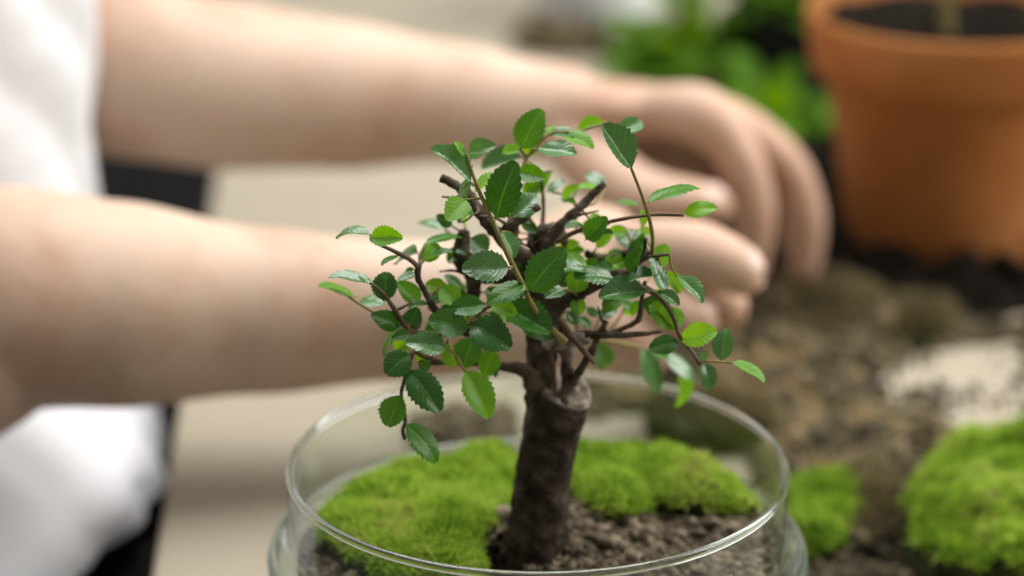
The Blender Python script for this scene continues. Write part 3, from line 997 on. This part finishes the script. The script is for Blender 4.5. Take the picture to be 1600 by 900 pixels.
def place_leaf(i, bx, by, tx, ty, w, y, dy, kind):
    rr = random.Random(i * 13 + 5)
    Bp = PY(bx, by, y / 1000)
    Tp = PY(tx, ty, (y + dy * 1.3 + rr.uniform(-1, 1)) / 1000)
    ax = Tp - Bp
    ln = ax.length
    a = ax.normalized()
    c = (CAM - Bp).normalized()
    pxm = 1600 * LENS / SENSOR / ((Bp - CAM).dot(FWD))
    wa = w / pxm
    wa *= 1.05
    nat = max(0.60 * ln, wa * 1.02)
    roll = math.acos(max(0.12, min(1, wa / nat)))
    n0 = (c - a * c.dot(a)).normalized()
    cand = [Matrix.Rotation(s * roll, 3, a) @ n0 for s in (1, -1)]
    n = max(cand, key=lambda q: q.z)
    s = n.cross(a).normalized()
    M = Matrix((a, s, n)).transposed().to_4x4()
    M = M @ Matrix.Diagonal((ln, nat, ln, 1))
    M.translation = Bp
    o = bpy.data.objects.new('leaf', LEAFMESH[kind, rr.randrange(14)])
    COL.objects.link(o)
    o.matrix_world = M
    adopt(o, tree)
    # a stalk to the nearest wood when the leaf base stands off it
    q = min(NODES, key=lambda p: (p - Bp).length)
    d = (q - Bp).length
    if d > 0.0018:
        mid = (q + Bp) / 2 + Vector((0, 0, -0.08 * d)) - a * (0.12 * d)
        V, F = tube_geo([q, mid, Bp], [0.00042, 0.00036, 0.0003], 6, 4)
        adopt(pyobj('leaf_stalk', V, F, 'green_twig' if kind in 'bp' else 'brown_twig'), tree)


# smaller leaves filling the heart of the crown
lr = random.Random(77)
for k in range(84):
    bx, by = lr.uniform(700, 1010), lr.uniform(345, 505)
    if abs(bx - 855) > 100 and lr.random() < 0.35:
        continue
    ang, ll = lr.uniform(0, 6.283), lr.uniform(16, 38)
    LEAVES.append((bx, by, bx + math.cos(ang) * ll, by + math.sin(ang) * ll * 0.8, ll * lr.uniform(0.28, 0.62), lr.uniform(-9, 20), lr.uniform(-3, 3), lr.choice('ddmmbbp')))
for k in range(14):                      # bare side twigs
    q = lr.choice(NODES[60:260])
    d = Vector((lr.uniform(-1, 1), lr.uniform(-0.5, 0.5), lr.uniform(-0.3, 1))).normalized() * lr.uniform(0.006, 0.014)
    V, F = tube_geo([q, q + d * 0.5 + Vector((lr.uniform(-1, 1), 0, lr.uniform(-1, 1))) * 0.0012, q + d], [0.0006, 0.00045, 0.0003], 7, 5, 0.2, 700)
    adopt(pyobj('branch', V, F, 'brown_twig'), tree)
for i, lf in enumerate(LEAVES):
    place_leaf(i, *lf)

# ------------------------------------------------------------------ person
person = empty('person', (-0.30, 0.30, -0.74))
tag(person, 'person in a white short-sleeved shirt reaching both bare arms across the table behind the bonsai', 'person')
V, F = [], []


def limb(pts, radii, flat=None, fd=None, seg=72, sub=10):
    tube_geo(pts, radii, seg, sub, 0, 1, 0.75, V, F, flat, fd)


W3 = lambda a, b, c: PY(a, b, c)
mm = 0.001
# near (right) arm: shoulder, elbow, wrist
nearW = W3(800, 478, 0.165)
limb([Vector((-0.285, 0.155, 0.40)), Vector((-0.275, 0.13, 0.25)), W3(-150, 480, 0.135), W3(0, 465, 0.142), W3(180, 476, 0.150), W3(400, 486, 0.158), W3(600, 486, 0.163), nearW],
     [0.050, 0.048, 0.043, 0.0415, 0.0385, 0.0315, 0.0270, 0.0255], [1, 1, 1, 1, 1, 0.97, 0.92, 0.9], None)
palmdir = Vector((0.1, 0.35, 0.94))
limb([W3(760, 478, 0.164), W3(850, 465, 0.168), W3(930, 450, 0.170), W3(985, 442, 0.170)], [0.0255, 0.030, 0.034, 0.030], [0.85, 0.72, 0.62, 0.55], Vector((0, -0.8, 0.6)))


def finger(p, r):
    limb(p, r, None, None, 36, 8)


finger([W3(930, 402, 0.176), W3(1005, 390, 0.168), W3(1085, 396, 0.160), W3(1140, 415, 0.157), W3(1174, 438, 0.156)], [0.0110, 0.0118, 0.0125, 0.0108, 0.0082])
finger([W3(930, 425, 0.180), W3(1020, 425, 0.184), W3(1100, 448, 0.184), W3(1150, 490, 0.182)], [0.0115, 0.0105, 0.0098, 0.0075])
finger([W3(930, 460, 0.162), W3(1000, 470, 0.156), W3(1060, 488, 0.152), W3(1103, 503, 0.152)], [0.0115, 0.0108, 0.0098, 0.0078])
finger([W3(900, 490, 0.156), W3(960, 512, 0.150), W3(1005, 540, 0.148), W3(1030, 565, 0.148)], [0.0105, 0.0092, 0.0085, 0.0068])
finger([W3(830, 440, 0.185), W3(900, 400, 0.205), W3(960, 385, 0.212), W3(1030, 395, 0.208)], [0.014, 0.012, 0.0105, 0.0082])
# far (left) arm
limb([Vector((-0.285, 0.45, 0.40)), Vector((-0.29, 0.43, 0.27)), W3(-60, 70, 0.385), W3(140, 98, 0.372), W3(330, 130, 0.362), W3(520, 148, 0.352), W3(700, 160, 0.345), W3(835, 172, 0.341), W3(905, 176, 0.340)],
     [0.050, 0.047, 0.042, 0.0405, 0.0385, 0.0335, 0.0270, 0.0225, 0.0205], [1, 1, 1, 1, 1, 0.97, 0.92, 0.86, 0.82])
limb([W3(895, 180, 0.340), W3(970, 176, 0.340), W3(1045, 178, 0.343), W3(1105, 190, 0.346)], [0.0225, 0.027, 0.031, 0.030], [0.80, 0.52, 0.38, 0.34], Vector((0.15, 0.30, 0.94)))
finger([W3(1020, 168, 0.324), W3(1096, 180, 0.315), W3(1150, 238, 0.308), W3(1176, 318, 0.306), W3(1174, 398, 0.307), W3(1166, 440, 0.309)], [0.0105, 0.0128, 0.0104, 0.0098, 0.0082, 0.0064])
finger([W3(1040, 180, 0.340), W3(1132, 194, 0.338), W3(1220, 250, 0.335), W3(1256, 326, 0.333), W3(1258, 400, 0.333), W3(1250, 434, 0.333)], [0.011, 0.0122, 0.0100, 0.0094, 0.0080, 0.0062])
finger([W3(1040, 192, 0.358), W3(1130, 206, 0.360), W3(1210, 262, 0.362), W3(1248, 330, 0.362), W3(1246, 395, 0.360)], [0.011, 0.0112, 0.0100, 0.0090, 0.0068])
finger([W3(1040, 208, 0.374), W3(1115, 222, 0.380), W3(1190, 272, 0.384), W3(1232, 330, 0.384), W3(1232, 385, 0.382)], [0.010, 0.0105, 0.0098, 0.0088, 0.0068])
finger([W3(890, 215, 0.332), W3(950, 276, 0.312), W3(1012, 308, 0.298), W3(1075, 318, 0.291), W3(1128, 322, 0.288)], [0.015, 0.0145, 0.0124, 0.0108, 0.0080])
# heel of the hand and the web, set back behind the thumb
limb([W3(900, 222, 0.345), W3(985, 246, 0.358), W3(1060, 250, 0.372), W3(1110, 270, 0.380)], [0.015, 0.0145, 0.0135, 0.0115], None, None, 36)
# shoulders and chest join both arms under the shirt
limb([Vector((-0.285, 0.155, 0.40)), Vector((-0.31, 0.22, 0.43)), Vector((-0.32, 0.30, 0.44)), Vector((-0.31, 0.38, 0.43)), Vector((-0.285, 0.45, 0.40))], [0.050, 0.055, 0.06, 0.055, 0.050])
limb([Vector((-0.32, 0.30, 0.44)), Vector((-0.32, 0.30, 0.30)), Vector((-0.31, 0.30, 0.10)), Vector((-0.31, 0.30, -0.05))], [0.08, 0.085, 0.085, 0.09])
limb([Vector((-0.32, 0.30, 0.42)), Vector((-0.315, 0.30, 0.50)), Vector((-0.31, 0.30, 0.54))], [0.06, 0.052, 0.05])
body = pyobj('body', V, F, 'skin')
md = body.modifiers.new('remesh', 'REMESH')
md.mode = 'VOXEL'
md.voxel_size = 0.0019
md.use_smooth_shade = True
ms_ = body.modifiers.new('smooth', 'SMOOTH')
ms_.factor, ms_.iterations = 0.5, 7
adopt(body, person)

# fingernails that face the camera
_u = Vector((0.0, -0.5, 0.86))
_v = Vector((0.45, -0.35, 0.82))
for (p, q, up, w_) in ((W3(1098, 319, 0.290) + _u * 0.0080, W3(1130, 322, 0.288) + _u * 0.0060, _u, 0.0055),
                       (W3(1150, 418, 0.157) + _v * 0.0088, W3(1176, 438, 0.156) + _v * 0.0064, _v, 0.0055),
                       (W3(1078, 494, 0.152) + _v * 0.0080, W3(1104, 503, 0.152) + _v * 0.0060, _v, 0.0048)):
    a = (q - p).normalized()
    u = (up - a * up.dot(a)).normalized()
    s = a.cross(u)
    VV, FF = [], []
    for i in range(7):
        tt = i / 6
        ww = w_ * (1 - 0.35 * abs(tt - 0.4) ** 2 * 4)
        for j in range(7):
            x = (j / 6 - 0.5) * 2
            VV.append(p + (q - p) * tt + s * x * ww + u * (0.0016 * (1 - x * x)))
    for i in range(6):
        for j in range(6):
            k = i * 7 + j
            FF.append((k, k + 1, k + 8, k + 7))
    adopt(pyobj('fingernail', VV, FF, 'nail'), person)

# shirt: loops from the shoulders down to the tilted hem
rings = []
for (px_, py_, y0, hx, hy) in ((120, -560, 0.30, 0.11, 0.15), (140, -350, 0.30, 0.12, 0.15), (142, -150, 0.30, 0.125, 0.145), (142, 0, 0.30, 0.125, 0.14), (138, 110, 0.30, 0.125, 0.135), (134, 210, 0.30, 0.125, 0.13), (140, 310, 0.30, 0.125, 0.13)):
    p = PY(px_, py_, y0)
    rings.append((Vector((p.x - hx, y0, p.z)), Vector((hx, 0, 0)), Vector((0, -hy, 0))))
for (px_, py_, y0, hx, hy) in ((150, 420, 0.29, 0.125, 0.125), (172, 540, 0.27, 0.125, 0.13), (200, 640, 0.25, 0.125, 0.15), (236, 705, 0.24, 0.125, 0.17), (254, 746, 0.24, 0.125, 0.18)):
    p = PY(px_, py_, y0)
    rings.append((Vector((p.x - hx, y0, p.z)), Vector((hx, 0, 0)), Vector((0, -hy, 0.006))))
sub, seg = 12, 144
Cc, Uu, Vv = (catmull([r_[k] for r_ in rings], sub) for k in range(3))
V, F = [], []
nR = len(Cc)
for layer in (0, 1):
    for i in range(nR):
        tt = i / (nR - 1)
        for k in range(seg):
            th = 2 * math.pi * k / seg
            q = Cc[i] + Uu[i] * math.cos(th) + Vv[i] * math.sin(th)
            out = (q - Cc[i]).normalized()
            amp = 0.0022 + 0.004 * max(0, tt - 0.45)
            s_ = q.x * 0.9 + q.y * 0.8 + q.z * 0.75
            d = amp * (1.6 * abs(math.sin(s_ * 60 + 1.8 * mnoise.noise(q * 12))) - 0.8 + 0.5 * mnoise.noise(q * 26) + 0.3 * mnoise.noise(q * 70))
            V.append(q + out * (d - 0.0011 * layer))
for layer in (0, 1):
    o = layer * nR * seg
    for i in range(nR - 1):
        for k in range(seg):
            a, b = o + i * seg + k, o + i * seg + (k + 1) % seg
            F.append((a, b, b + seg, a + seg) if layer else (a, a + seg, b + seg, b))
for k in range(seg):
    a, b = (nR - 1) * seg + k, (nR - 1) * seg + (k + 1) % seg
    F.append((a, a + nR * seg, b + nR * seg, b))
shirt = adopt(pyobj('shirt', V, F, 'white_cotton'), person)
for (s0, s1, s2) in (((-0.285, 0.175, 0.43), (-0.282, 0.15, 0.36), (-0.276, 0.132, 0.27)), ((-0.285, 0.43, 0.43), (-0.287, 0.44, 0.36), (-0.29, 0.432, 0.285))):
    V, F = tube_geo([s0, s1, s2], [0.058, 0.060, 0.062], 28, 8, 0.06, 30, 0.0)
    adopt(pyobj('sleeve', V, F, 'white_cotton'), person)
# trousers
V, F = [], []
for yy in (0.20, 0.37):
    limb([Vector((-0.34, yy, -0.16)), Vector((-0.15, yy - 0.01, -0.135)), Vector((0.06, yy - 0.02, -0.14)), Vector((0.11, yy - 0.02, -0.20)), Vector((0.10, yy - 0.02, -0.45)), Vector((0.08, yy - 0.02, -0.72))],
         [0.10, 0.085, 0.07, 0.065, 0.055, 0.05])
limb([Vector((-0.33, 0.18, -0.14)), Vector((-0.33, 0.29, -0.13)), Vector((-0.33, 0.39, -0.14))], [0.10, 0.11, 0.10])
tr_ = pyobj('trousers', V, F, 'dark_trousers')
md = tr_.modifiers.new('remesh', 'REMESH')
md.mode, md.voxel_size, md.use_smooth_shade = 'VOXEL', 0.006, True
adopt(tr_, person)

# ------------------------------------------------------------------ terracotta pot
PX, PYY = 0.198, 0.412
pot = empty('terracotta_pot', (PX, PYY, 0.0))
pot.scale = (1.03, 1.03, 1.07)
tag(pot, 'orange terracotta flower pot with thick rim filled with dark soil', 'pot')
lathe('pot_wall', [(0.001, 0.004), (0.040, 0.004), (0.0425, 0.006), (0.0435, 0.010), (0.052, 0.058), (0.0572, 0.088), (0.0580, 0.0905)], 'terracotta', pot)
lathe('rim', [(0.0560, 0.0880), (0.0610, 0.0880), (0.0632, 0.0893), (0.0640, 0.0915), (0.0672, 0.1115), (0.0670, 0.1145), (0.0662, 0.1158), (0.0648, 0.1156), (0.0638, 0.1135), (0.0600, 0.0980), (0.0560, 0.0880)], 'terracotta', pot)
V, F = [], []
for i in range(20):
    r_ = 0.0628 * i / 19
    for k in range(64):
        a = 2 * math.pi * k / 64
        x, y = r_ * math.cos(a), r_ * math.sin(a)
        V.append((x, y, 0.1085 + 0.004 * mnoise.noise(Vector((x * 60, y * 60, 1))) + 0.002 * mnoise.noise(Vector((x * 200, y * 200, 1)))))
for i in range(19):
    for k in range(64):
        a, b = i * 64 + k, i * 64 + (k + 1) % 64
        F.append((a, b, b + 64, a + 64))
pyobj('pot_soil', V, F, 'humus_and_shade', pot)
V, F = tube_geo([(-0.004, -0.012, 0.100), (-0.006, -0.012, 0.125), (-0.003, -0.010, 0.16), (0.004, -0.006, 0.20)], [0.0032, 0.0028, 0.0024, 0.0016], 12, 6, 0.1, 200)
seed = empty('seedling', (PX, PYY, 0.10))
o = pyobj('stem', [Vector(v) + Vector((PX, PYY, 0)) for v in V], F, 'green_twig')
adopt(o, seed)
for k in range(6):
    lo_ = bpy.data.objects.new('leaf', LEAFMESH['m', k])
    COL.objects.link(lo_)
    ang = k * 2.1
    d = Vector((math.cos(ang), math.sin(ang), 0.25)).normalized()
    s = Vector((0, 0, 1)).cross(d).normalized()
    M = Matrix((d, s, d.cross(s))).transposed().to_4x4() @ Matrix.Diagonal((0.035, 0.02, 0.035, 1))
    M.translation = Vector((PX + 0.002, PYY - 0.007, 0.165 + k * 0.006))
    lo_.matrix_world = M
    adopt(lo_, seed)
tag(seed, 'thin upright green plant stem growing in the terracotta pot', 'plant')

# ------------------------------------------------------------------ soil heap with painted shade, debris and dried moss on the table
def heap(name, pix, h, edge, n, size, mat, seed, label, cat, grain='grains', long=1.0, base=0.0008, zp=0.0):
    poly = smooth_poly(zpoly(pix, zp), 4)
    r = np.random.default_rng(seed)

    def hh(X, Y):
        d = np.where(in_poly(poly, X, Y), edge_dist(poly, X, Y), 0)
        t = np.clip(d / edge, 0, 1)
        return base + h * t * t * (3 - 2 * t) * (0.35 + 1.3 * vnoise(X, Y, 38, seed) * (0.6 + 0.8 * vnoise(X, Y, 110, seed + 1)))
    lo, hi = poly.min(0), poly.max(0)
    st = (hi - lo).max() / 110
    X, Y = np.meshgrid(np.arange(lo[0], hi[0], st), np.arange(lo[1], hi[1], st), indexing='ij')
    ins = in_poly(poly, X, Y)
    Vv_ = np.stack([X, Y, hh(X, Y)], -1).reshape(-1, 3)
    I = np.arange(X.size).reshape(X.shape)
    k = ins[:-1, :-1] & ins[1:, :-1] & ins[:-1, 1:] & ins[1:, 1:]
    a, b, c, d = I[:-1, :-1][k], I[1:, :-1][k], I[1:, 1:][k], I[:-1, 1:][k]
    T = np.concatenate([np.stack([a, b, c], -1), np.stack([a, c, d], -1)])
    u = np.unique(T)
    rm = np.zeros(X.size, int)
    rm[u] = np.arange(len(u))
    o = np_mesh(name, Vv_[u], rm[T], mat, None, True)
    X, Y = spread(poly, n, seed)
    s = np.exp(r.normal(math.log(size), 0.55, len(X))).clip(size * 0.35, size * 4)
    g = crumbs(grain, np.stack([X, Y, hh(X, Y) + s * 0.3], -1), s, mat, seed + 3, o, 1, long)
    g['kind'] = 'stuff'
    tag(o, label, cat, 'stuff')
    return o


heap('soil_heap_with_shade', [(1268, 455), (1150, 475), (1085, 420), (1085, 345), (1130, 300), (1190, 270), (1165, 190), (1150, 150), (1200, 90), (1290, 90), (1340, 200), (1400, 330), (1500, 380), (1620, 400), (1640, 470), (1560, 500), (1420, 500), (1330, 485)], 0.014, 0.03, 9000, 0.0016, 'humus_and_shade', 51,  # real soil by the pot, spread further as painted shade under the hands
     'nearly black loose soil round the foot of the terracotta pot, its black also painting shade under the far hand', 'soil')
heap('dry_soil_litter', [(905, 655), (925, 600), (1040, 540), (1120, 470), (1200, 450), (1330, 472), (1450, 500), (1560, 508), (1620, 512), (1580, 535), (1430, 555), (1370, 600), (1420, 650), (1520, 690), (1440, 740), (1420, 930), (1200, 960), (1180, 800), (1150, 650), (1050, 640)],
     0.006, 0.03, 16000, 0.0012, 'dry_debris', 52, 'loose tan and brown soil litter scattered over the table right of the bowl', 'soil', 'litter_grains', 1.6)
heap('soil_crumbs', [(640, 668), (700, 655), (790, 650), (800, 690), (740, 700), (660, 700)], 0.004, 0.012, 900, 0.0014, 'soil', 53,
     'dark soil crumbs on the table behind the glass bowl left of the trunk', 'soil')
cp = zpoly([(1360, 540), (1470, 520), (1600, 520), (1700, 560), (1700, 690), (1540, 720), (1430, 690), (1350, 620)])
X, Y = spread(cp, 520, 91)
keep = (vnoise(X, Y, 45, 92) > 0.45) | (edge_dist(np.array(cp), X, Y) < 0.012)
X, Y = X[keep], Y[keep]
sz = np.exp(np.random.default_rng(93).normal(math.log(0.0011), 0.6, len(X))).clip(0.0005, 0.004)
cr = crumbs('scattered_crumbs', np.stack([X, Y, sz * 0.4], -1), sz, 'dry_debris', 94, None, 1, 1.5)
tag(cr, 'loose crumbs strewn over the bare pale table patch at right', 'soil', 'stuff')
for (pix, h, sd, lb) in (
        ([(1200, 470), (1290, 465), (1365, 480), (1380, 515), (1320, 545), (1230, 535)], 0.009, 61, 'clump of dry olive brown moss just right of the far fingertips'),
        ([(1380, 500), (1440, 495), (1500, 515), (1470, 545), (1390, 550)], 0.007, 62, 'flat clump of dry brown moss in front of the dark soil heap'),
        ([(1290, 790), (1370, 760), (1420, 800), (1410, 860), (1330, 880), (1280, 850)], 0.009, 63, 'ragged tan dried moss between the two green cushions at lower right'),
        ([(1010, 660), (1100, 640), (1200, 660), (1210, 700), (1120, 715), (1030, 700)], 0.010, 64, 'tan dried fibrous moss seen through the back wall of the glass bowl')):
    moss('dried_moss', zpoly(pix), 0.0035, h, 0.018, 1.3e6, 0.0055, 'moss_dry', sd, lb, 'dried moss', 0.5, 0.16, 0.8)
moss('moss_cushion', zpoly([(1408, 800), (1440, 735), (1520, 700), (1640, 690), (1760, 730), (1780, 860), (1680, 920), (1560, 900), (1450, 870)], 0.016), 0.009, 0.021, 0.030, 1.7e6, 0.0042, 'moss_green', 34,
     'large domed bright green moss cushion on the table at the lower right', bare=0.14, lump=0.55)
moss('moss_cushion', zpoly([(1225, 770), (1265, 738), (1325, 748), (1350, 790), (1330, 840), (1270, 860), (1225, 835)], 0.012), 0.004, 0.012, 0.012, 2.0e6, 0.0042, 'moss_green', 35,
     'small dark-sided green moss cushion touching the right side of the glass bowl', bare=0.2, lump=0.6)
# torn earthy root mats the two cushions sit on
for (pix, z, sd) in (([(1425, 800), (1450, 745), (1530, 712), (1640, 705), (1750, 740), (1760, 850), (1670, 905), (1560, 885), (1460, 855)], 0.012, 71),):
    heap('earth_clod', pix, 0.009, 0.005, 1500, 0.0016, 'humus_and_shade', sd, 'black earth clod under the large moss cushion at lower right', 'soil', zp=0.012)

# ------------------------------------------------------------------ things at the back of the table
bw = PZ(955, 52)
bowl = lathe('white_tub', [(0.001, 0.002), (0.037, 0.002), (0.039, 0.0005), (0.0405, 0.002), (0.0415, 0.006), (0.0455, 0.058), (0.0475, 0.060), (0.0475, 0.064), (0.0450, 0.064), (0.0440, 0.058), (0.0400, 0.006), (0.001, 0.005)], 'white_ceramic', None, 96)
bowl.location = (bw.x - 0.010, bw.y + 0.03, 0)
tag(bowl, 'white tub standing at the back of the table above the far wrist', 'tub')
heap('tub_shade_litter', [(800, 62), (900, 52), (990, 60), (1010, 82), (900, 92), (820, 84)], 0.008, 0.03, 500, 0.003, 'dry_debris', 54, 'brown crumbs painting the shade in front of the white tub', 'soil')  # brown heap that paints the shade at the foot of the tub


def bush(name, base, R_, H_, n, seed, label, pot_r=None):
    r = random.Random(seed)
    root = empty(name, base)
    nm = 'nursery_pot'
    if pot_r:
        lathe(nm, [(0.001, 0.0005), (pot_r * 0.72, 0.0005), (pot_r * 0.75, 0.003), (pot_r, 0.05), (pot_r * 1.06, 0.052), (pot_r * 1.06, 0.060), (pot_r * 0.98, 0.060), (pot_r * 0.9, 0.050), (0.001, 0.050)], 'black_plastic', root, 48)
    z0 = 0.05 if pot_r else 0.0
    V, F = [], []
    for k in range(9):
        a = r.uniform(0, 6.28)
        q = Vector((math.cos(a) * R_ * 0.6, math.sin(a) * R_ * 0.6, z0 + H_ * r.uniform(0.5, 0.95)))
        tube_geo([(0, 0, z0 - 0.004), q * 0.45 + Vector((0, 0, z0 * 0.5)), q], [0.0016, 0.0013, 0.0008], 6, 4, 0, 1, 0.3, V, F)
    pyobj('stems', V, F, 'green_twig', root)
    LM = SHAPES[1].copy()
    LM.materials.append(MATS['garden_leaf'])
    for k in range(n):
        u = Vector((r.gauss(0, 1), r.gauss(0, 1), r.gauss(0, 1))).normalized() * r.uniform(0.55, 1.0)
        p = Vector((u.x * R_, u.y * R_, z0 + H_ * 0.52 + u.z * H_ * 0.48))
        d = (Vector((u.x, u.y, r.uniform(-0.5, 0.5)))).normalized()
        nn = Vector((r.uniform(-.4, .4), r.uniform(-.4, .4) - 0.2, 1)).normalized()
        s = nn.cross(d).normalized()
        M = Matrix((d, s, d.cross(s))).transposed().to_4x4() @ Matrix.Diagonal((r.uniform(0.018, 0.03),) * 1 + (0.017, 0.024, 1))
        M.translation = p
        o = bpy.data.objects.new('leaf', LM)
        COL.objects.link(o)
        o.parent = root
        o.matrix_local = M
    tag(root, label, 'plant')
    return root


b1 = PZ(1075, 175)
bush('leafy_plant', (b1.x, b1.y + 0.03, 0), 0.034, 0.060, 110, 5, 'bright green low leafy plant behind the knuckles of the far hand')
b2 = PZ(1185, 240)
bush('leafy_plant', (b2.x, b2.y, 0), 0.022, 0.036, 60, 6, 'small green leafy plant between the far hand and the terracotta pot')
b3 = PZ(1215, 190)
bush('potted_plant', (b3.x + 0.012, b3.y + 0.05, 0), 0.032, 0.060, 90, 8, 'green plant in a black plastic pot left of the terracotta pot', 0.034)
# blue-green leaf lying beside the pot
gl = PZ(1560, 428)
o = bpy.data.objects.new('fallen_leaf', SHAPES[3].copy())
o.data.materials.append(MATS['blue_green_leaf'])
COL.objects.link(o)
o.location = (gl.x - 0.012, gl.y - 0.01, 0.020)
o.rotation_euler = (0.1, 0.0, 0.15)
o.scale = (0.045, 0.020, 0.035)
tag(o, 'blue green leaf lying on the dark soil in front of the terracotta pot', 'leaf')
